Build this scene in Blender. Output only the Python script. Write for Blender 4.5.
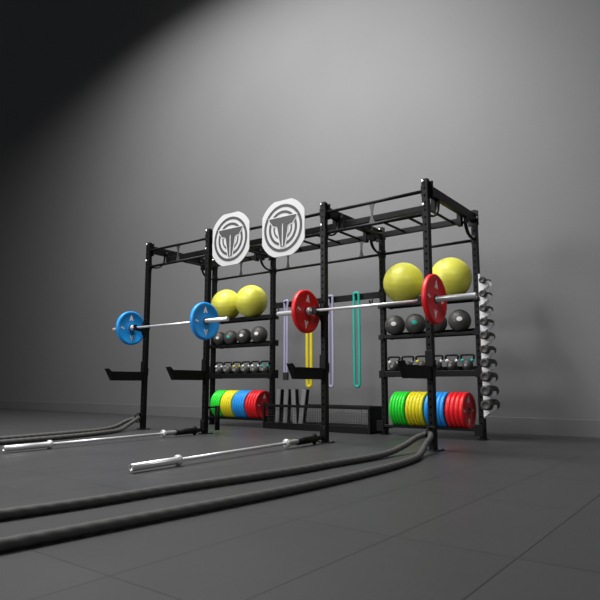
import bpy, bmesh, math, random
from mathutils import Vector, Matrix
random.seed(4)
for o in list(bpy.data.objects): bpy.data.objects.remove(o)
S = bpy.context.scene
COL = S.collection
PI = math.pi

# ------------------------------------------------------------------ camera
cd = bpy.data.cameras.new('camera'); cam = bpy.data.objects.new('camera', cd); COL.objects.link(cam)
cam.location = (6.323, -4.886, .5778)
cam.rotation_euler = (PI/2 + .1333, 0, .6483)
cd.sensor_width = 36; cd.lens = 576.57/600*36
cd.shift_x = -2/600; cd.shift_y = 7.5/600
cd.clip_end = 100
S.camera = cam
# ------------------------------------------------------------------ world, lamps, exposure
w = bpy.data.worlds.new('world'); S.world = w; w.use_nodes = True
w.node_tree.nodes['Background'].inputs[0].default_value = (.9, .95, 1, 1)
w.node_tree.nodes['Background'].inputs[1].default_value = .045
def area(name, loc, target, size, power, spread=180, sy=None, col=(1, 1, 1)):
    l = bpy.data.lights.new(name, 'AREA'); l.energy = power; l.size = size; l.color = col
    if sy: l.shape = 'RECTANGLE'; l.size_y = sy
    l.spread = math.radians(spread)
    o = bpy.data.objects.new(name, l); COL.objects.link(o); o.location = loc
    o.rotation_euler = (Vector(target)-Vector(loc)).to_track_quat('-Z', 'Y').to_euler()
    return o
area('overhead_softbox', (.2, -1.4, 8.6), (.2, -1.2, 0), 6.0, 900, 160, 3.0)
area('front_softbox', (-.5, -6.5, 4.0), (2.6, .6, 1.2), 2.4, 125, 120)
area('side_softbox', (8.5, -4.0, 4.6), (3.0, .4, 1.2), 2.0, 30, 110)
def spot(name, loc, target, power, ang, blend, r=.3):
    l = bpy.data.lights.new(name, 'SPOT'); l.energy = power; l.spot_size = math.radians(ang); l.spot_blend = blend; l.shadow_soft_size = r
    o = bpy.data.objects.new(name, l); COL.objects.link(o); o.location = loc
    o.rotation_euler = (Vector(target)-Vector(loc)).to_track_quat('-Z', 'Y').to_euler()
spot('wall_spot', (2.6, -2.8, 6.4), (2.5, 2.3, 2.3), 560, 76, .9, .35)
S.view_settings.view_transform = 'Standard'; S.view_settings.look = 'None'
S.view_settings.gamma = 1; S.view_settings.use_curve_mapping = False
S.view_settings.exposure = 0

# ------------------------------------------------------------------ materials
def mat(name, col, rough=.5, metal=0, noise=0, nscale=60, bump=0, bscale=200, coat=0, spec=.5):
    m = bpy.data.materials.new(name); m.use_nodes = True
    nt = m.node_tree; b = nt.nodes['Principled BSDF']
    b.inputs['Base Color'].default_value = (*col, 1); b.inputs['Roughness'].default_value = rough
    b.inputs['Metallic'].default_value = metal; b.inputs['Coat Weight'].default_value = coat
    b.inputs['Specular IOR Level'].default_value = spec
    tc = nt.nodes.new('ShaderNodeTexCoord')
    if noise:
        n = nt.nodes.new('ShaderNodeTexNoise'); n.inputs['Scale'].default_value = nscale; n.inputs['Detail'].default_value = 4
        nt.links.new(tc.outputs['Object'], n.inputs['Vector'])
        r = nt.nodes.new('ShaderNodeMix'); r.data_type = 'RGBA'
        r.inputs[6].default_value = (*[c*(1-noise) for c in col], 1); r.inputs[7].default_value = (*[min(1, c*(1+noise)) for c in col], 1)
        nt.links.new(n.outputs['Fac'], r.inputs[0]); nt.links.new(r.outputs[2], b.inputs['Base Color'])
    if bump:
        n = nt.nodes.new('ShaderNodeTexNoise'); n.inputs['Scale'].default_value = bscale; n.inputs['Detail'].default_value = 3
        nt.links.new(tc.outputs['Object'], n.inputs['Vector'])
        bp = nt.nodes.new('ShaderNodeBump'); bp.inputs['Strength'].default_value = bump; bp.inputs['Distance'].default_value = .004
        nt.links.new(n.outputs['Fac'], bp.inputs['Height']); nt.links.new(bp.outputs[0], b.inputs['Normal'])
    return m
M = dict(
    black=mat('black_powder_coat', (.004, .0041, .0043), .46, 0, .15, 90, .25, 400, spec=.2),
    hole=mat('drilled_hole', (.0005, .0005, .0005), .95, 0, .1, spec=0),
    bolt=mat('bright_bolt', (.85, .85, .85), .25, .8, .05),
    steel=mat('chromed_steel', (.82, .82, .82), .32, .55, .04, 120),
    shaft=mat('satin_steel_shaft', (.78, .78, .79), .38, .5, .06, 300),
    gusset=mat('grey_gusset', (.045, .045, .047), .45, .1, .1),
    rubber=mat('black_rubber', (.018, .018, .018), .6, 0, .2, 90, .3, 300),
    red=mat('red_rubber', (.80, .008, .014), .42, 0, .08, 40, .15),
    blue=mat('blue_rubber', (.012, .32, .85), .42, 0, .08, 40, .15),
    yellow=mat('yellow_rubber', (.80, .70, .01), .42, 0, .08, 40, .15),
    green=mat('green_rubber', (.015, .72, .03), .42, 0, .08, 40, .15),
    mark=mat('white_print', (.85, .85, .85), .5, 0, .04),
    yball=mat('yellow_vinyl', (.80, .77, .095), .45, 0, .06, 8, .1, 120, .15),
    slam=mat('grey_slam_rubber', (.070, .067, .063), .45, 0, .12, 50, .4, 160),
    teal=mat('teal_print', (.0, .42, .33), .5, 0, .05),
    iron=mat('cast_iron', (.050, .048, .045), .5, 0, .2, 80, .4, 200),
    panel=mat('white_target_panel', (.60, .60, .60), .5, 0, .03, 10),
    ring=mat('dark_target_print', (.052, .052, .055), .55, 0, .05),
    lilac=mat('lilac_latex', (.40, .38, .54), .5, 0, .05),
    lily=mat('yellow_latex', (.76, .62, .004), .5, 0, .05),
    tealb=mat('teal_latex', (.0, .40, .31), .5, 0, .05),
    foam=mat('grey_foam', (.22, .22, .22), .75, 0, .15, 30, .6, 90),
    rope=mat('grey_rope', (.075, .073, .070), .7, 0, .2, 120, .4, 300),
    white=mat('white_powder_coat', (.86, .86, .86), .4, 0, .04),
    pad=mat('black_plastic', (.004, .004, .004), .5, 0, .1, spec=.2),
)
def wallmat():
    m = mat('grey_plaster', (.160, .160, .162), .62, 0, .05, 1.2, .25, 45)
    return m
def floormat():
    m = mat('rubber_tile_floor', (.052, .052, .054), .42, 0, 0, 1, 0)
    nt = m.node_tree; b = nt.nodes['Principled BSDF']; tc = nt.nodes['Texture Coordinate']
    mp = nt.nodes.new('ShaderNodeMapping'); mp.inputs['Location'].default_value = (-5.205 + .4675*40, 2.83 + .935*20, 0)
    br = nt.nodes.new('ShaderNodeTexBrick'); br.offset = 0; br.inputs['Scale'].default_value = 1
    br.inputs['Brick Width'].default_value = .4675; br.inputs['Row Height'].default_value = .935
    br.inputs['Mortar Size'].default_value = .004; br.inputs['Mortar Smooth'].default_value = .3
    br.inputs['Color1'].default_value = (.050, .050, .052, 1); br.inputs['Color2'].default_value = (.046, .046, .048, 1)
    br.inputs['Mortar'].default_value = (.012, .012, .012, 1)
    nt.links.new(tc.outputs['Object'], mp.inputs[0]); nt.links.new(mp.outputs[0], br.inputs['Vector'])
    n = nt.nodes.new('ShaderNodeTexNoise'); n.inputs['Scale'].default_value = 2.2; n.inputs['Detail'].default_value = 7
    nt.links.new(tc.outputs['Object'], n.inputs['Vector'])
    mr = nt.nodes.new('ShaderNodeMapRange'); mr.inputs[3].default_value = .40; mr.inputs[4].default_value = .55
    nt.links.new(n.outputs['Fac'], mr.inputs[0]); nt.links.new(mr.outputs[0], b.inputs['Roughness'])
    n2 = nt.nodes.new('ShaderNodeTexNoise'); n2.inputs['Scale'].default_value = 180
    nt.links.new(tc.outputs['Object'], n2.inputs['Vector'])
    mx = nt.nodes.new('ShaderNodeMix'); mx.data_type = 'RGBA'; mx.blend_type = 'MULTIPLY'; mx.inputs[0].default_value = .35
    nt.links.new(br.outputs['Color'], mx.inputs[6]); nt.links.new(n2.outputs['Color'], mx.inputs[7]); nt.links.new(mx.outputs[2], b.inputs['Base Color'])
    bp = nt.nodes.new('ShaderNodeBump'); bp.inputs['Strength'].default_value = .25; bp.inputs['Distance'].default_value = .002
    nt.links.new(n2.outputs['Fac'], bp.inputs['Height']); nt.links.new(bp.outputs[0], b.inputs['Normal'])
    return m

# ------------------------------------------------------------------ mesh building
class MB:
    def __init__(s): s.v = []; s.f = []; s.mi = []; s.sm = []
    def add(s, vs, fs, mi=0, sm=False):
        n = len(s.v); s.v += [tuple(v) for v in vs]
        for f in fs: s.f.append([n+i for i in f]); s.mi.append(mi); s.sm.append(sm)
        return s
    def box(s, a, b, mi=0, bev=.0):
        """axis aligned box, chamfered when bev > 0"""
        a = Vector(a); b = Vector(b)
        if bev <= 0:
            vs = [(x, y, z) for x in (a.x, b.x) for y in (a.y, b.y) for z in (a.z, b.z)]
            return s.add(vs, [(0,1,3,2),(4,6,7,5),(0,4,5,1),(2,3,7,6),(0,2,6,4),(1,5,7,3)], mi)
        bm = bmesh.new(); bmesh.ops.create_cube(bm, size=1)
        for v in bm.verts: v.co = Vector(((a.x+b.x)/2+v.co.x*(b.x-a.x), (a.y+b.y)/2+v.co.y*(b.y-a.y), (a.z+b.z)/2+v.co.z*(b.z-a.z)))
        bmesh.ops.bevel(bm, geom=bm.edges[:], offset=bev, segments=1, affect='EDGES')
        bm.verts.index_update()
        s.add([v.co.copy() for v in bm.verts], [[v.index for v in f.verts] for f in bm.faces], mi); bm.free(); return s
    def prism(s, pts, axis, a, b, mi=0):
        """2-D outline extruded along an axis from a to b"""
        def mk(p, t):
            return {'x': (t, p[0], p[1]), 'y': (p[0], t, p[1]), 'z': (p[0], p[1], t)}[axis]
        n = len(pts); vs = [mk(p, a) for p in pts]+[mk(p, b) for p in pts]
        fs = [list(range(n))[::-1], list(range(n, 2*n))]+[(i, (i+1) % n, n+(i+1) % n, n+i) for i in range(n)]
        return s.add(vs, fs, mi)
    def lathe(s, prof, axis='z', c=(0,0,0), seg=32, mi=0, sm=True, matfn=None):
        """profile of (radius, height) turned about the axis"""
        vs = []; fs = []; n = len(prof)
        for k in range(seg):
            t = 2*PI*k/seg; cs, sn = math.cos(t), math.sin(t)
            for r, h in prof:
                p = {'z': (r*cs, r*sn, h), 'x': (h, r*cs, r*sn), 'y': (r*sn, h, r*cs)}[axis]
                vs.append((p[0]+c[0], p[1]+c[1], p[2]+c[2]))
        for k in range(seg):
            k2 = (k+1) % seg
            for i in range(n-1):
                fs.append((k*n+i, k2*n+i, k2*n+i+1, k*n+i+1))
        return s.add(vs, fs, mi, sm)
    def cyl(s, p, q, r, seg=16, mi=0, r2=None):
        p = Vector(p); q = Vector(q); d = (q-p).normalized(); u = d.orthogonal().normalized(); v = d.cross(u); r2 = r if r2 is None else r2
        vs = []
        for c, rr in ((p, r), (q, r2)):
            for k in range(seg):
                t = 2*PI*k/seg; vs.append(c+u*rr*math.cos(t)+v*rr*math.sin(t))
        s.add(vs, [(k, (k+1) % seg, seg+(k+1) % seg, seg+k) for k in range(seg)], mi, True)
        n = len(s.v)-2*seg
        s.f += [[n+k for k in range(seg)][::-1], [n+seg+k for k in range(seg)]]; s.mi += [mi, mi]; s.sm += [False, False]
        return s
    def tube(s, pts, r, seg=12, mi=0, closed=False, twist=0, lobes=0, amp=0, flat=1, up=None):
        pts = [Vector(p) for p in pts]; n = len(pts); u = None; L = 0; vs = []
        for i, p in enumerate(pts):
            d = (pts[(i+1) % n if closed else min(i+1, n-1)]-pts[(i-1) % n if closed else max(i-1, 0)]).normalized()
            if up is not None: u = (Vector(up)-d*d.dot(Vector(up))).normalized()
            elif u is None: u = d.orthogonal().normalized()
            else: u = (u-d*d.dot(u)).normalized()
            v = d.cross(u)
            if i: L += (p-pts[i-1]).length
            for k in range(seg):
                t = 2*PI*k/seg; rr = r*(1+amp*math.cos(lobes*t-twist*L))
                vs.append(p+u*rr*math.cos(t)*flat+v*rr*math.sin(t))
        fs = []
        for i in range(n if closed else n-1):
            j = (i+1) % n
            fs += [(i*seg+k, i*seg+(k+1) % seg, j*seg+(k+1) % seg, j*seg+k) for k in range(seg)]
        if not closed: fs += [list(range(seg))[::-1], list(range((n-1)*seg, n*seg))]
        return s.add(vs, fs, mi, True)
    def sphere(s, c, r, seg=32, rings=20, mi=0, zs=1, cut=None):
        prof = []
        for i in range(rings+1):
            t = PI*i/rings; rr = max(r*math.sin(t), 1e-5); h = -r*math.cos(t)*zs
            if cut is not None and h < cut: h = cut
            prof.append((rr, h))
        return s.lathe(prof, 'z', c, seg, mi)
    def build(s, name, m, parent=None, loc=(0,0,0)):
        me = bpy.data.meshes.new(name); me.from_pydata(s.v, [], s.f)
        for x in (m if isinstance(m, (list, tuple)) else [m]): me.materials.append(x)
        for i, p in enumerate(me.polygons): p.material_index = s.mi[i]; p.use_smooth = s.sm[i]
        bm = bmesh.new(); bm.from_mesh(me); bmesh.ops.recalc_face_normals(bm, faces=bm.faces[:]); bm.to_mesh(me); bm.free()
        o = bpy.data.objects.new(name, me); COL.objects.link(o); o.location = loc
        if parent: o.parent = parent
        return o
def tag(o, label, cat, group=None):
    o['label'] = label; o['category'] = cat
    if group: o['group'] = group
    elif 'group' in o: del o['group']
    return o
def thing(name, label, cat, loc=(0,0,0), group=None, rz=0):
    o = bpy.data.objects.new(name, None); COL.objects.link(o); o.location = loc; o.rotation_euler.z = rz; o.empty_display_size = .1
    return tag(o, label, cat, group)
def copy_tree(o, parent=None):
    c = o.copy(); COL.objects.link(c)
    if parent: c.parent = parent
    for ch in list(o.children): copy_tree(ch, c)
    return c
def smooth_path(pts, step=.02):
    """Catmull-Rom through the points, resampled evenly"""
    P = [Vector(p) for p in pts]; P = [P[0]*2-P[1]]+P+[P[-1]*2-P[-2]]; out = []
    for i in range(1, len(P)-2):
        n = max(2, int((P[i+1]-P[i]).length/step))
        for k in range(n):
            t = k/n; a, b, c, d = P[i-1], P[i], P[i+1], P[i+2]
            out.append(.5*((2*b)+(c-a)*t+(2*a-5*b+4*c-d)*t*t+(-a+3*b-3*c+d)*t**3))
    out.append(P[-2]); return out
def struct(o): o['kind'] = 'structure'; return o

# ------------------------------------------------------------------ room
WY = 2.30
struct(MB().box((-18, -12, -.1), (14, WY+.2, 0)).build('floor', floormat()))
WM = wallmat()
struct(MB().box((-18, WY, 0), (14, WY+.2, 14)).build('wall_back', WM))
bb = MB().prism([(WY, 0), (WY-.008, 0), (WY-.008, .187), (WY, .19)], 'x', -18, 14)
struct(bb.build('baseboard_back', mat('grey_painted_skirting', (.145, .145, .147), .5, 0, .04, 2, .1, 45)))

# ------------------------------------------------------------------ rig
X = [0, 1.167, 2.915, 4.087]; D = 1.245; H = 2.5; W = .0305
rig = thing('power_rig', 'large black steel multi-bay power rig standing along grey wall', 'power rig', (2.04, .62, 0))
def pt(mb, name, m, parent=rig):
    """build in world coordinates under a parent at the rig's base"""
    o = mb.build(name, m); o.parent = parent
    if parent is rig: o.location = -Vector(rig.location)
    return o
def upright():
    mb = MB()
    mb.box((-W, -W, 0.008), (W, W, H), 0, .004)
    z = .10
    while z < H-.04:
        for sx, sy in ((0,-1),(0,1)):
            if sx: mb.lathe([(1e-4, sx*(W+.0006)), (.012, sx*(W+.0006)), (.0125, sx*(W-.001))], 'x', (0,0,z), 10, 1, False)
            else: mb.lathe([(1e-4, sy*(W+.0006)), (.0105, sy*(W+.0006)), (.011, sy*(W-.001))], 'y', (0,0,z), 10, 1, False)
        z += .070
    return mb
um = upright()
for yi, y in enumerate((0, D)):
    for i, x in enumerate(X):
        if i == 0 and yi == 0:
            u0 = pt(um, 'upright', [M['black'], M['hole']]); u = u0
        else:
            u = u0.copy(); COL.objects.link(u); u.parent = rig
        u.location = Vector((x, y, 0))-Vector(rig.location)
        fr_ = .085 if yi == 0 else .045
        fp = MB().box((-.055 if yi == 0 else -.045, -.055, 0), (fr_, .055, .008), 0, .002)
        for bx, by in ((-.044,-.044),(fr_-.015,.044),(fr_-.015,-.044)) if yi == 0 else (): fp.cyl((bx,by,.008), (bx,by,.016), .009, 6)
        fp.build('foot_plate', M['black'], u)
        MB().box((-W+.003, -W+.003, H), (W-.003, W-.003, H+.006), 0, .002).build('end_cap', M['pad'], u)
        sg = -1 if yi == 0 else 1
        for zb in ((2.476, 2.25) if yi == 0 else (2.476,)):
            MB().lathe([(1e-4, -W-.016), (.012, -W-.016), (.015, -W-.010), (.015, -W)], 'y', (-.012, 0, zb), 12).build('bolt', M['bolt'], u)
# crossmembers front to back
for x in X:
    mb = MB().box((x-.027, W, 2.365), (x+.027, D-W, 2.462), 0, .004)
    c = pt(mb, 'crossmember', M['black'])
    for y in (W+.003, D-W-.003):
        s = 1 if y < .5 else -1
        mb = MB().box((x-.06, min(y-.003*s, y+.004*s), 2.32), (x+.06, max(y-.003*s, y+.004*s), 2.49), 0, .001)
        m2 = mb.build('end_plate', M['black'], c)
        for bx in (-.045, .045): MB().cyl((x+bx, y+.004*s, 2.41), (x+bx, y+.016*s, 2.41), .011, 6).build('bolt', M['bolt'], c)
    # curved corner braces
    for y, s in ((W, 1), (D-W, -1)):
        pts = []
        for k in range(17):
            t = PI/2*k/16
            pts.append((x, y+s*(.02+.22*math.cos(t)**.8), 2.355-.185*math.sin(t)**.8))
        pts = [(x, y+s*.24, 2.365)]+pts+[(x, y, 2.172)]
        b = MB().tube(pts, .019, 10, 0, flat=.55, up=(0, 1, 1))
        br = pt(b, 'corner_brace', M['black'])
        MB().cyl((x, y+s*.005, 2.20), (x, y+s*.02, 2.20), .016, 8).build('bolt', M['gusset'], br)
# pull up bars with gussets
def bow(y, x, z0, z1):
    h = (z1-z0)/2; zc = (z0+z1)/2; out = []
    for k in range(13):
        t = -1+2*k/12; out.append((x+.011+.024*abs(t)**2.2, zc+h*t))
    left = [(2*x-a, b) for a, b in out][::-1]
    return MB().prism(out+left, 'y', y-.005, y+.005)
gs = {0: [.595], 1: [1.56, 2.44], 2: [3.50]}
for y in (0, D):
    for i in range(3):
        for z in (2.392, 2.168):
            mb = MB().cyl((X[i]+W, y, z), (X[i+1]-W, y, z), .0165, 18)
            bar = pt(mb, 'pull_up_bar', M['black'])
            for xe, s in ((X[i]+W, 1), (X[i+1]-W, -1)):
                MB().box((min(xe, xe+s*.007), y-.03, z-.045), (max(xe, xe+s*.007), y+.03, z+.045), 0, .001).build('bar_flange', M['black'], bar)
        gx = gs[i] if (y == 0 or i != 1) else [1.435, 2.62]
        if y: gx = {0: [.547], 1: gx, 2: [3.50]}[i]
        for x in gx: pt(bow(y, x, 2.18, 2.38), 'gusset', M['gusset'])
# monkey ladder
for y in (.30, .95):
    lb = pt(MB().box((.03, y-.02, 2.29), (4.052, y+.02, 2.355), 0, .004), 'ladder_beam', M['black'])
    for x in X:
        for s in (-1, 1):
            if (x == 0 and s < 0) or (x == X[3] and s > 0): continue
            MB().box((x+min(s*.028, s*.075), y-.032, 2.27), (x+max(s*.028, s*.075), y+.032, 2.43), 0, .003).build('ladder_bracket', M['pad'], lb)
            MB().cyl((x+s*.05, y-.032, 2.40), (x+s*.05, y-.044, 2.40), .012, 8).build('bolt', M['gusset'], lb)
x = 3.96
while x > .1:
    if min(abs(x-q) for q in X) > .05:
        pt(MB().cyl((x, .32, 2.318), (x, .93, 2.318), .014, 12), 'ladder_rung', M['black'])
    x -= .295

# shelves of the storage bays
def shelf(b, z, top, bot):
    """pressed tray between the posts, front rail spanning the post faces"""
    x0, x1 = X[b], X[b+1]
    fy = D-W-.002
    o = pt(MB().box((x0-W, fy-.030, bot), (x1+W, fy, top), 0, .005), 'storage_shelf', M['black'])
    MB().box((x0+W+.012, fy, z-.008), (x1-W-.012, D+.16, z)).build('tray', M['black'], o)
    MB().box((x0+W+.012, D+.16, z-.03), (x1-W-.012, D+.185, z+.05), 0, .004).build('rear_rail', M['black'], o)
    for xa in (x0+W+.002, x1-W-.012): MB().box((xa, fy, bot), (xa+.010, D+.17, z+.02), 0, .002).build('side_bracket', M['black'], o)
    for xa in (x0, x1): MB().box((xa-.034, fy-.036, bot-.01), (xa+.034, fy-.030, top+.012), 0, .001).build('end_bracket', M['black'], o)
    return o
for b in (0, 2):
    shelf(b, 1.536, 1.536, 1.498)
    shelf(b, 1.158, 1.158, 1.122)
    shelf(b, .735, .735, .668)
    x0, x1 = X[b], X[b+1]
    pr = None
    for y in (D-.105, D+.105):
        m_ = MB().box((x0+(-.03 if y < D else .045), y-.014, .092), (x1-(-.03 if y < D else .045), y+.014, .122), 0, .004)
        if pr is None: pr = pt(m_, 'plate_rail', M['black'])
        else: m_.build('rear_rail', M['black'], pr)
    for xa in (x0, x1):
        sx = .045 if xa == x0 else -.045
        MB().box((xa+sx-.010, D-.105, .070), (xa+sx+.010, D+.12, .092), 0, .002).build('side_bracket', M['black'], pr)
        MB().box((xa-.045, D-.127, .045), (xa+.045, D-.119, .165), 0, .001).build('end_bracket', M['black'], pr)
# band rail
br = pt(MB().box((X[1]+W+.008, D-.02, 1.632), (X[2]-W-.008, D+.02, 1.708), 0, .004), 'band_rail', M['black'])
for xe in (X[1]+W, X[2]-W-.008): MB().box((xe, D-.032, 1.61), (xe+.008, D+.032, 1.73), 0, .001).build('rail_flange', M['black'], br)
for x in (1.455, 1.845, 2.185, 2.575): MB().cyl((x, D-.02, 1.672), (x, D-.105, 1.685), .011, 10).build('band_peg', M['black'], br)
for x in (1.29, 2.78):
    MB().tube([(x, D-.025, 1.64), (x, D-.028, 1.58), (x, D-.05, 1.555), (x, D-.08, 1.565), (x, D-.09, 1.60)], .010, 8).build('hook', M['black'], br)

# vertical bar holder behind the second front post
bh = MB().cyl((X[1], .205, .03), (X[1], .205, .325), .030, 20).box((X[1]-.02, W, .30), (X[1]+.02, .20, .318), 0, .002).box((X[1]-.02, W, .29), (X[1]+.02, .05, .32), 0, .002)
pt(bh, 'bar_holder', M['black'])

# rope anchors low on the outer front posts
def anchor(x):
    mb = MB().box((x-.04, -W-.012, .09), (x+.04, -W, .21), 0, .002)
    o = pt(mb, 'rope_anchor', M['black'])
    ring = [(x, -W-.048+.055*math.cos(t), .15+.055*math.sin(t)) for t in [2*PI*k/20 for k in range(20)]]
    MB().tube(ring, .008, 8, closed=True).build('anchor_ring', M['black'], o)
for x in (X[0], X[3]): anchor(x)

# ------------------------------------------------------------------ spotter arms and j cups
def arm(x, label):
    t = thing('spotter_arm', label, 'spotter arm', (x, 0, 0), 'spotter arms on the front posts')
    MB().prism([(-W-.012, .632), (-.51, .632), (-.597, .777), (-.570, .782), (-.52, .740), (-W-.012, .740)], 'x', -.028, .028).build('arm', M['black'], t)
    b = MB().box((-.037, -W-.012, .632), (.037, -W-.001, .885), 0, .002).box((-.037, -W-.012, .70), (-W-.0015, W, .80)).box((W+.0015, -W-.012, .70), (.037, W, .80))
    b.build('bracket', M['black'], t)
    MB().cyl((.037, 0, .75), (.050, 0, .75), .014, 12).build('lock_pin', M['pad'], t)
    MB().box((-.026, -.50, .740), (.026, -.06, .747), 0, .002).build('wear_pad', M['pad'], t)
    return t
a0 = arm(X[0], 'black spotter arm low on the leftmost front post, near wall end')
for x, l in ((X[1], 'black spotter arm low on second front post, right of blue barbell end'),
             (X[2], 'black spotter arm low on third front post, before the yellow band'),
             (X[3], 'black spotter arm on nearest front post, before the right-hand kettlebells')):
    a = copy_tree(a0); a.location.x = x; a['label'] = l
BY, BZ = -.145, 1.329
def jcup(x, label):
    t = thing('j_cup', label, 'j cup', (x, 0, BZ), 'j cups holding the racked barbells')
    MB().prism([(-W-.001, -.10), (-W-.012, -.10), (-W-.03, -.05), (BY-.045, -.035), (BY-.045, .035), (BY-.033, .035), (BY-.030, -.005), (BY-.016, -.0155), (BY+.02, -.0155), (-W-.025, .03), (-W-.014, .085), (-W-.001, .085)], 'x', -.026, .026).build('hook', M['black'], t)
    MB().prism([(BY-.027, -.0155), (BY+.018, -.0155), (BY+.018, -.0145), (BY-.027, -.0145)], 'x', -.027, .027).build('liner', M['pad'], t)
    MB().box((-.036, -W-.004, -.02), (.036, -W-.001, .07)).box((W+.0015, -W-.004, -.02), (.036, W, .07)).box((-.036, -W-.004, -.02), (-W-.0015, W, .07)).build('bracket', M['black'], t)
    return t
j0 = jcup(X[0], 'black j cup on leftmost post cradling the blue-plated barbell')
for x, l in ((X[1], 'black j cup on second post, beside right blue plate'), (X[2], 'black j cup on third post, beside left red plate'), (X[3], 'black j cup on nearest post, behind right red plate')):
    a = copy_tree(j0); a.location.x = x; a['label'] = l

# ------------------------------------------------------------------ barbells
def barbell(label, loc, group=None):
    """built along local X, centred"""
    t = thing('barbell', label, 'barbell', loc, group)
    MB().cyl((-.66, 0, 0), (.66, 0, 0), .014, 16).build('shaft', M['shaft'], t)
    for s in (-1, 1):
        pr = [(.0142, .655*s), (.036, .655*s), (.039, .660*s), (.039, .682*s), (.036, .687*s), (.0252, .687*s), (.0252, 1.085*s), (.023, 1.09*s), (.018, 1.09*s), (.017, 1.083*s), (1e-4, 1.083*s)]
        MB().lathe(pr, 'x', (0,0,0), 28).build('sleeve', M['steel'], t)
    return t
g = 'racked barbells'
b1 = barbell('chrome barbell racked on left bay carrying two blue plates', ((X[0]+X[1])/2-.012, BY, BZ))
b2 = copy_tree(b1); b2.location.x = (X[2]+X[3])/2-.006; b2['label'] = 'chrome barbell racked on right bay carrying two red plates'
# floor barbells in their landmines
def floor_bar(far, near, label):
    o = copy_tree(b1); o['label'] = label
    far = Vector(far); near = Vector(near); d = (near-far).normalized()
    o.location = near-d*.672
    o.rotation_euler = d.to_track_quat('X', 'Z').to_euler()
    return o
def landmine(x, yend, bar_far, bar_near, label):
    """plate on the post, swivel and a sleeve that swallows the bar end"""
    t = thing('landmine', label, 'landmine attachment', (x, 0, 0))
    f = Vector(bar_far); n = Vector(bar_near); d = (n-f).normalized()
    e = n+d*.47; s = n+d*.17
    O = Vector((x, 0, 0))
    L = (e-s).length+.03
    q = MB().lathe([(.0275, 0), (.034, 0), (.034, L), (.0275, L), (.0275, 0)], 'z', (0,0,0), 28).build('sleeve', M['pad'], t, s-O); q.rotation_euler = d.to_track_quat('Z', 'Y').to_euler()
    MB().box((-.035, -W-.014, .03), (.035, -W-.001, .17), 0, .002).build('mount_plate', M['black'], t)
    MB().cyl((e+d*.03)-O, Vector((0, -W-.012, e.z)), .022, 16).cyl((e.x-x, e.y, e.z-.05), (e.x-x, e.y, e.z+.05), .018, 14).build('swivel', M['black'], t)
    for zz in (.05, .15): MB().cyl((.022, -W-.014, zz), (.022, -W-.024, zz), .009, 8).build('bolt', M['gusset'], t)
    return t
B1f, B1n = (1.26, -1.97, .0415), (1.215, -.66, .048)
B2f, B2n = (3.05, -2.02, .0415), (2.975, -.70, .051)
landmine(X[1], 0, B1f, B1n, 'black landmine sleeve at foot of second front post')
landmine(X[2], 0, B2f, B2n, 'black landmine sleeve at foot of third front post')
floor_bar(B1f, B1n, 'chrome barbell lying on floor, anchored at foot of second post')
floor_bar(B2f, B2n, 'chrome barbell lying on floor nearest the camera, anchored at third post')

# ------------------------------------------------------------------ plates
def plate(colour, R, T, label, name='weight_plate', group=None, rot=0, marks=True):
    t = thing(name, label, 'weight plate', (0,0,0), group)
    h = T/2
    pr = [(.0262, -h*.6), (.05, -h*.6), (.055, -h*.55), (R*.80, -h*.55), (R*.86, -h), (R-.008, -h), (R, -h+.008), (R, h-.008), (R-.008, h), (R*.86, h), (R*.80, h*.55), (.055, h*.55), (.05, h*.6), (.0262, h*.6), (.0262, -h*.6)]
    MB().lathe(pr, 'x', (0,0,0), 56).build('disc', M[colour], t)
    hb = [(.0255, -h*.8), (.040, -h*.8), (.044, -h*.62), (.044, h*.62), (.040, h*.8), (.0255, h*.8), (.0255, -h*.8)]
    MB().lathe(hb, 'x', (0,0,0), 32).build('hub', M['gusset'], t)
    for s in ((-1, 1) if marks else ()):
        xx = s*h*.55; k = R/.225
        for v in (1, -1):
            mk = MB()
            def quad(pts):
                c, sn = math.cos(rot), math.sin(rot)
                q = [(a*c-b*sn, a*sn+b*c) for a, b in pts]
                mk.prism(q, 'x', min(xx, xx+s*.0015), max(xx, xx+s*.0015))
            z0, z1 = v*.098*k, v*.178*k
            # solid pointed badge with a notched base, then the small side print
            quad([(-.032*k, z0), (-.011*k, z0), (-.007*k, z0+v*.016*k), (.007*k, z0+v*.016*k), (.011*k, z0), (.032*k, z0), (.003*k, z1), (-.003*k, z1)])
            mk.build('marking', M['mark'], t); mk = MB()
            quad([(v*.112*k, -.014*k), (v*.134*k, -.014*k), (v*.138*k, -.004*k), (v*.165*k, -.004*k), (v*.165*k, .014*k), (v*.139*k, .014*k), (v*.135*k, .004*k), (v*.112*k, .004*k)])
            mk.build('marking', M['mark'], t)
    return t
bx1, bx2 = b1.location.x, b2.location.x
pb = plate('blue', .225, .048, 'blue bumper plate on far left end of blue barbell', rot=.05)
pb.location = (bx1-.687-.024, BY, BZ)
p = copy_tree(pb); p.location = (bx1+.687+.024, BY, BZ); p['label'] = 'blue bumper plate on right end of blue barbell, before the yellow balls'
prd = plate('red', .225, .048, 'red bumper plate on left end of right barbell, before yellow band', rot=-.12)
prd.location = (bx2-.687-.024, BY, BZ)
p = copy_tree(prd); p.location = (bx2+.687+.024, BY, BZ); p['label'] = 'red bumper plate on right end of right barbell, nearest the camera'
ORD = ['leftmost', 'second', 'third', 'fourth', 'fifth', 'sixth']
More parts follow.
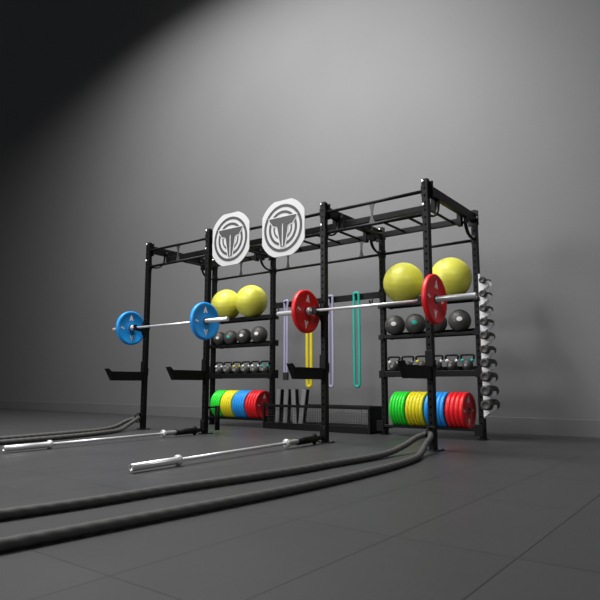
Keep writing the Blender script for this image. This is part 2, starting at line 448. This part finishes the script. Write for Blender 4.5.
def stack(b, side):
    x = X[b]+.156; R = .200
    for colour, n, T in (('green', 5, .037), ('yellow', 5, .0415), ('blue', 5, .0450), ('red', 4, .051)):
        src = None
        for k in range(n):
            nm = ('last' if k == n-1 else ORD[k])
            lb = '%s %s plate from the left, upright in %s floor rack' % (nm if nm != 'last' else 'rightmost', colour, side)
            lb = lb.replace('leftmost %s plate from the left' % colour, 'leftmost %s plate' % colour).replace('rightmost %s plate from the left' % colour, 'rightmost %s plate' % colour)
            gp = '%s plates in %s rack' % (colour, side)
            if k == n-1: q = plate(colour, R, T-.002, lb, group=gp)
            elif src is None: src = q = plate(colour, R, T-.002, lb, group=gp, marks=False)
            else: q = copy_tree(src); q['label'] = lb
            q.location = (x+T/2, D, .122+math.sqrt(R**2-.091**2)+.0005)
            q.rotation_euler.x = 0
            x += T
        x += .020
stack(0, 'left bay'); stack(2, 'right bay')

# ------------------------------------------------------------------ balls
def stab(label, loc, r):
    mb = MB(); prof = []
    for i in range(49):
        t = PI*i/48; h = -r*math.cos(t); rr = max(r*math.sin(t), 1e-5)
        g = .0018*max(0, math.cos(h/r*22))**4
        prof.append((max(rr-g, 1e-5), h))
    t = thing('exercise_ball', label, 'exercise ball', loc, 'yellow exercise balls on the top shelves')
    o = MB().lathe(prof, 'z', (0,0,0), 56).build('ball', M['yball'], t); o.rotation_euler = (.35, .2, 0)
    v = MB().lathe([(1e-4, -r-.0015), (.010, -r-.0015), (.013, -r+.001)], 'y', (0,0,0), 16).build('valve', M['white'], t); v.rotation_euler = (1.1, .3, .2)
    return t
SZ = 1.537
e0 = stab('yellow exercise ball on top left shelf, partly hidden behind second post', (.265, D, SZ+.228), .228)
for l, xx, k in (('fully visible yellow exercise ball on top left shelf, right of its twin', .764, 1.03), ('yellow exercise ball on top right shelf, left of the front post', 3.200, 1.065), ('yellow exercise ball on top right shelf, rightmost of all', 3.785, 1.03)):
    q = copy_tree(e0); q['label'] = l; q.scale = (k, k, k); q.location = (xx, D, SZ+.228*k)
def slam(label, loc, decal):
    t = thing('slam_ball', label, 'slam ball', loc, 'slam balls on the middle shelves')
    r = .121; prof = []
    for i in range(73):
        a = PI*i/72; h = -r*math.cos(a); rr = max(r*math.sin(a), 1e-5)
        prof.append((max(rr-.0016*(math.sin(h*330) > .5), 1e-5), h))
    o = MB().lathe(prof, 'z', (0,0,0), 44).build('ball', M['slam'], t); o.rotation_euler = (-.25, .1, 0)
    # curved badge on the ball's surface
    bm = []; fs = []
    n = 10
    for i in range(n+1):
        for j in range(n+1):
            u = (i/n-.5)*2; v = (j/n-.5)*2
            a, b = u*math.sqrt(1-v*v/2)*.25, v*math.sqrt(1-u*u/2)*.20
            bm.append(Vector((math.sin(a)*math.cos(b), -math.cos(a)*math.cos(b), math.sin(b)))*(r+.0012))
    fs = [(i*(n+1)+j, (i+1)*(n+1)+j, (i+1)*(n+1)+j+1, i*(n+1)+j+1) for i in range(n) for j in range(n)]
    d = MB().add(bm, fs, 0, True).build('badge', M[decal], t)
    d.rotation_euler = Matrix.Rotation(.35, 3, 'Z').to_euler(); d.rotation_euler.x = -.07
    return t
Z1 = 1.159+.121
s0 = slam('grey slam ball with white badge, leftmost on right middle shelf', (3.072, D, Z1), 'mark')
s1 = slam('grey slam ball with teal badge, second on right middle shelf', (3.338, D, Z1), 'teal')
for src, l, xx, k in ((s0, 'grey slam ball on right middle shelf, mostly behind the red plate', 3.607, .95), (s0, 'grey slam ball at right end of right middle shelf', 3.876, 1.03),
                   (s0, 'grey slam ball at left end of left middle shelf, behind blue plate', .142, .84), (s1, 'grey slam ball with teal badge, second on left middle shelf', .365, .88),
                   (s0, 'grey slam ball with white badge, third on left middle shelf', .630, .93), (s0, 'grey slam ball at right end of left middle shelf', .920, 1.0)):
    q = copy_tree(src); q['label'] = l; q.scale = (k, k, k); q.location = (xx, D, 1.159+.121*k)

# ------------------------------------------------------------------ kettlebells
def kettle(label, loc, col, cname):
    t = thing('kettlebell', label, 'kettlebell', loc, 'kettlebells on the lower shelves')
    prof = [(1e-4, 0), (.034, 0), (.040, .006), (.053, .026), (.059, .052), (.057, .075), (.048, .096), (.034, .110), (.018, .115), (1e-4, .116)]
    MB().lathe(prof, 'z', (0,0,0), 32).build('body', M['iron'], t)
    pts = smooth_path([(-.040, 0, .090), (-.062, 0, .116), (-.074, 0, .146), (-.066, 0, .164), (-.040, 0, .168), (.040, 0, .168), (.066, 0, .164), (.074, 0, .146), (.062, 0, .116), (.040, 0, .090)], .01)
    MB().tube(pts, .0115, 12).build('handle', M['pad'], t)
    for s in (-1, 1):
        MB().cyl((s*.046, 0, .095), (s*.064, 0, .121), .0175, 16).build('colour_band', col, t)
    MB().lathe([(1e-4, -.0635), (.018, -.0635), (.020, -.060), (.020, -.05)], 'y', (0, 0, .052), 20).build('badge', M['foam'], t)
    return t
kc = [('white', M['mark']), ('grey', M['foam']), ('yellow', M['lily']), ('white', M['mark']), ('white', M['mark']), ('teal', M['teal'])]
where = ['at left end of', 'second from left on', 'third from left on', 'fourth from left on', 'fifth from left on', 'at right end of']
for b, nm in ((0, 'left'), (2, 'right')):
    for k, (cn, cm) in enumerate(kc):
        kettle('small dark kettlebell with %s bands, %s %s lower shelf' % (cn, where[k], nm), (X[b]+.134+.1798*k, D, .7352), cm, cn)

# ------------------------------------------------------------------ dumbbell rack and dumbbells
DZ = [1.694, 1.546, 1.390, 1.243, 1.098, .949, .806, .661, .516, .370]
XR = X[3]+W+.002
rk = thing('dumbbell_rack', 'white saw-toothed vertical rack on right rear post holding dumbbells', 'dumbbell rack', (XR, D, .2))
prof = [(0, 1.775), (.018, 1.775)]
for z in DZ:
    s = z-.0155
    prof += [(.018, s+.030), (.046, s), (.078, s), (.088, s+.010), (.118, s+.010), (.118, s-.030), (.018, s-.105)]
prof += [(.018, DZ[-1]-.125), (0, DZ[-1]-.125)]
for y in (1.205, 1.275):
    MB().prism([(a, b-.2) for a, b in prof], 'y', y-.004-D, y+.004-D).build('toothed_plate', M['white'], rk)
MB().box((0, 1.209-D, .03), (.005, 1.271-D, 1.57)).build('back_plate', M['white'], rk)
def dumbbell(i, label, z, r, L):
    t = thing('dumbbell', label, 'dumbbell', (XR+.062, 1.24, z), 'dumbbells on the vertical rack')
    hl = .052
    MB().cyl((0, -hl-.01, 0), (0, hl+.01, 0), .0145, 16).build('handle', M['iron'], t)
    for s in (-1, 1):
        pr = [(1e-4, s*hl), (r*.8, s*hl), (r, s*(hl+.008)), (r, s*(hl+L-.010)), (r*.86, s*(hl+L)), (r*.55, s*(hl+L)), (r*.5, s*(hl+L-.003)), (1e-4, s*(hl+L-.003))]
        MB().lathe(pr, 'y', (0,0,0), 26).build('head', M['iron'], t)
    return t
posn = ['topmost, smallest', 'second from the top', 'third from the top', 'fourth from the top', 'fifth from the top', 'sixth from the top', 'fourth from the bottom', 'third from the bottom', 'second from the bottom', 'bottommost, largest']
for i, z in enumerate(DZ):
    dumbbell(i, 'round-headed dark dumbbell on white vertical rack, %s' % posn[i], z, .036+.0023*i, .058+.0045*i)

# ------------------------------------------------------------------ wall ball targets
def target(label, x):
    t = thing('wall_ball_target', label, 'wall ball target', (x, -.075, 2.292), 'round wall ball targets')
    R, hw, hh = .338, .300, .316
    pts = []
    for k in range(120):
        a = 2*PI*k/120; px, pz = R*math.cos(a), R*math.sin(a)
        pts.append((max(-hw, min(hw, px)), max(-hh, min(hh, pz))))
    MB().prism(pts, 'y', -.010, 0).build('panel', M['panel'], t)
    def ring(r0, r1, gap=0):
        mb = MB(); N = 72; prev = None
        vs = []; fs = []
        a0, a1 = (PI/2+gap, PI/2+2*PI-gap)
        for k in range(N+1):
            a = a0+(a1-a0)*k/N
            for y in (-.010, -.0125):
                for r in (r0, r1): vs.append((r*math.cos(a), y, r*math.sin(a)*1.0))
        for k in range(N):
            i = k*4; j = i+4
            fs += [(i+2, i+3, j+3, j+2), (i, i+2, j+2, j), (i+1, j+1, j+3, i+3)]
        return mb.add(vs, fs)
    ring(.237, .269).build('ring', M['ring'], t)
    mb = ring(.168, .198); mb.build('ring', M['ring'], t)
    def seg(r0, r1, a0, a1):
        mb = MB(); N = 24
        for s in (1, -1):
            o = [(s*r1*math.cos(a0+(a1-a0)*k/N), r1*math.sin(a0+(a1-a0)*k/N)) for k in range(N+1)] + [(s*r0*math.cos(a1+(a0-a1)*k/N), r0*math.sin(a1+(a0-a1)*k/N)) for k in range(N+1)]
            vs = [(a, -.0125, b) for a, b in o]+[(a, -.010, b) for a, b in o]; n = N+1
            fs = [(k, k+1, 2*n-2-k, 2*n-1-k) for k in range(N)]
            mb.add(vs, fs)
        return mb
    seg(.112, .132, -1.15, .35).build('inner_arc', M['ring'], t)
    # emblem: winged crossbar over two tapering legs; white keyline behind it
    def em(grow, y):
        g = grow
        mb = MB()
        mb.prism([(-.194-g, .125+g*.8), (.194+g, .125+g*.8), (.180+g, .090), (.130+g*.5, .035-g), (.085, .035-g), (.075, .06), (-.075, .06), (-.085, .035-g), (-.130-g*.5, .035-g), (-.180-g, .090)], 'y', y, -.0105)
        for s in (-1, 1):
            mb.prism([(s*.008, .07), (s*(.092+g), .07), (s*(.074+g), .01), (s*(.026+g), -.212-g), (s*.006, -.212-g)], 'y', y, -.0105)
        return mb
    e = em(.013, -.0135); e.prism([(-.012, .03), (.012, .03), (.009, -.205), (-.009, -.205)], 'y', -.0142, -.0105); e.build('emblem_outline', M['panel'], t)
    e = em(0, -.0152); e.build('emblem', M['ring'], t)
    MB().prism([(-.006, .035), (.006, .035), (.008, -.205), (-.008, -.205)], 'y', -.0162, -.0150).build('emblem_line', M['panel'], t)
    # two clamps back to the pull up bars
    for z in (2.392, 2.168):
        MB().box((-.03, 0, z-2.292-.025), (.03, .059, z-2.292+.025), 0, .003).build('clamp', M['black'], t)
    return t
t0 = target('white round-cornered target with dark rings and winged emblem, left one', 1.622)
q = copy_tree(t0); q.location.x = 2.420; q['label'] = 'white round-cornered target with dark rings and winged emblem, right one'

# ------------------------------------------------------------------ bands
def band_mesh(x, width, zbot, w, ztop=1.728, y=D-.065):
    """a closed loop of latex hanging from its peg, slightly opened over the peg"""
    hw = width/2; ht = max(hw, .012+w+.003); pts = []
    for k in range(17):
        a = PI*k/16; pts.append((x+ht*math.cos(a), y, ztop-.02-ht*.3+ht*.5*math.sin(a)))
    z1, z0 = ztop-.02-ht*.3, zbot+hw
    def hx(t): return hw+(ht-hw)*max(0, 1-t*9)**2+.003*math.sin(PI*t)
    for k in range(1, 40): pts.append((x-hx(k/40), y, z1+(z0-z1)*k/40))
    for k in range(13):
        a = PI+PI*k/12; pts.append((x+hw*math.cos(a), y, z0+hw*math.sin(a)))
    for k in range(1, 40): pts.append((x+hx(1-k/40), y, z0+(z1-z0)*k/40))
    return MB().tube(pts, w, 10, closed=True, flat=.6, up=(0, 1, 0))
def band(label, x, m, width, w):
    return tag(band_mesh(x, width, .555, w).build('resistance_band', m), label, 'resistance band')
band('lilac looped resistance band hanging right of the third front post', 2.187, M['lilac'], .058, .016)
band('teal looped resistance band, rightmost hanging from the black rail', 2.575, M['tealb'], .068, .018)
band('wide yellow resistance band hanging behind the left red plate', 1.845, M['lily'], .060, .0235)
t = thing('resistance_band', 'folded lilac resistance band with dark clip, leftmost on rail', 'resistance band', (1.455, D-.065, .64))
q = band_mesh(0, .038, .66, .018, y=0).build('strap', M['lilac'], t, (0, 0, -.64))
MB().box((-.040, -.018, .0), (.040, .018, .105), 0, .006).build('clip', M['rubber'], t)
# ------------------------------------------------------------------ storage basket with rollers
bk = thing('storage_basket', 'low black wire storage basket between the rear middle posts', 'storage basket', (2.0, 1.28, 0))
def P(mb, name, m): o = mb.build(name, m, bk); o.location = -Vector(bk.location); return o
BX0, BX1, Y0, Y1 = 1.216, 2.80, 1.100, 1.46
P(MB().box((BX0, Y0, .012), (BX1, Y1, .024)), 'base', M['black'])
fr = MB()
for y in (Y0, Y1):
    xa = 1.135 if y == Y0 else BX0
    fr.box((xa, y-.010, .285), (BX1, y+.010, .320), 0, .002).box((xa, y-.010, .0), (BX1, y+.010, .085), 0, .002)
    for x in (xa+.012, BX1-.018): fr.box((x-.012, y-.012, 0), (x+.018, y+.012, .32), 0, .002)
for x in (BX0, BX1-.012): fr.box((x, Y0, .0), (x+.012, Y1, .32), 0)
P(fr, 'frame', M['black'])
for y in (Y0, Y1):
    g = MB(); x = BX0+.02
    while x < BX1-.02: g.box((x-.0012, y-.0012, .08), (x+.0012, y+.0012, .29)); x += .036
    z = .10
    while z < .28: g.box((BX0, y-.0012, z-.0012), (BX1, y+.0012, z+.0012)); z += .036
    P(g, 'mesh_panel', M['gusset'])
def pad(label, top, bot):
    """black slab standing on end, its front edge faced in grey foam"""
    t = thing('exercise_pad', label, 'exercise pad', (0,0,0), 'pads standing in the basket')
    top = Vector(top); bot = Vector(bot); d = top-bot; L = d.length
    MB().box((-.038, -.05, 0), (.038, .015, L), 0, .008).build('core', M['pad'], t)
    mb = MB().box((-.036, -.066, .004), (.036, -.05, L-.004), 0, .006)
    mb.build('front_facing', M['foam'], t)
    t.location = bot; t.rotation_euler = (-math.atan2(d.y, d.z), math.atan2(d.x, d.z), 0)
for l, a, b in (('grey-edged black pad standing in the basket, leftmost of the four', (1.312, 1.27, .52), (1.272, 1.27, .030)), ('grey-edged black pad standing in the basket, second from left', (1.445, 1.27, .52), (1.417, 1.27, .030)),
                ('grey-edged black pad in the basket, third, tilting left', (1.556, 1.27, .52), (1.585, 1.27, .030)), ('grey-edged black pad in the basket, rightmost, tilting right', (1.742, 1.27, .52), (1.670, 1.27, .030))):
    pad(l, a, b)

# ------------------------------------------------------------------ battle ropes
def rope(label, pts):
    p = smooth_path(pts, .012)
    o = MB().tube(p, .0245, 15, lobes=3, twist=75, amp=.035).build('battle_rope', M['rope'])
    tag(o, label, 'battle rope')
    return o
z = .026
rope('thick grey battle rope looped through the nearest front post, running off bottom-left',
     [(3.55, -4.6, z), (3.78, -3.4, z), (3.84, -2.75, z), (3.95, -1.9, z), (3.97, -1.45, z), (4.0, -.95, z), (4.0, -.62, z+.01), (4.01, -.38, .075), (4.022, -.20, .12), (4.082, -.082, .15),
      (4.142, -.17, .13), (4.165, -.32, .08), (4.21, -.50, .035), (4.31, -.85, z), (4.37, -1.4, z), (4.37, -2.2, z), (4.33, -2.8, z), (4.25, -3.6, z), (4.15, -4.5, z)])
rope('thick grey battle rope looped at the leftmost front post, running off to the left',
     [(.55, -4.4, z), (.35, -3.2, z), (.17, -2.0, z), (.12, -1.6, z), (.04, -1.0, z), (-.04, -.65, z), (-.06, -.40, .05), (-.06, -.2, .12), (.0, -.082, .15),
      (.06, -.17, .13), (.10, -.32, .07), (.20, -.50, .03), (.35, -.85, z), (.48, -1.35, z), (.54, -2.0, z), (.66, -3.0, z), (.85, -4.3, z)])
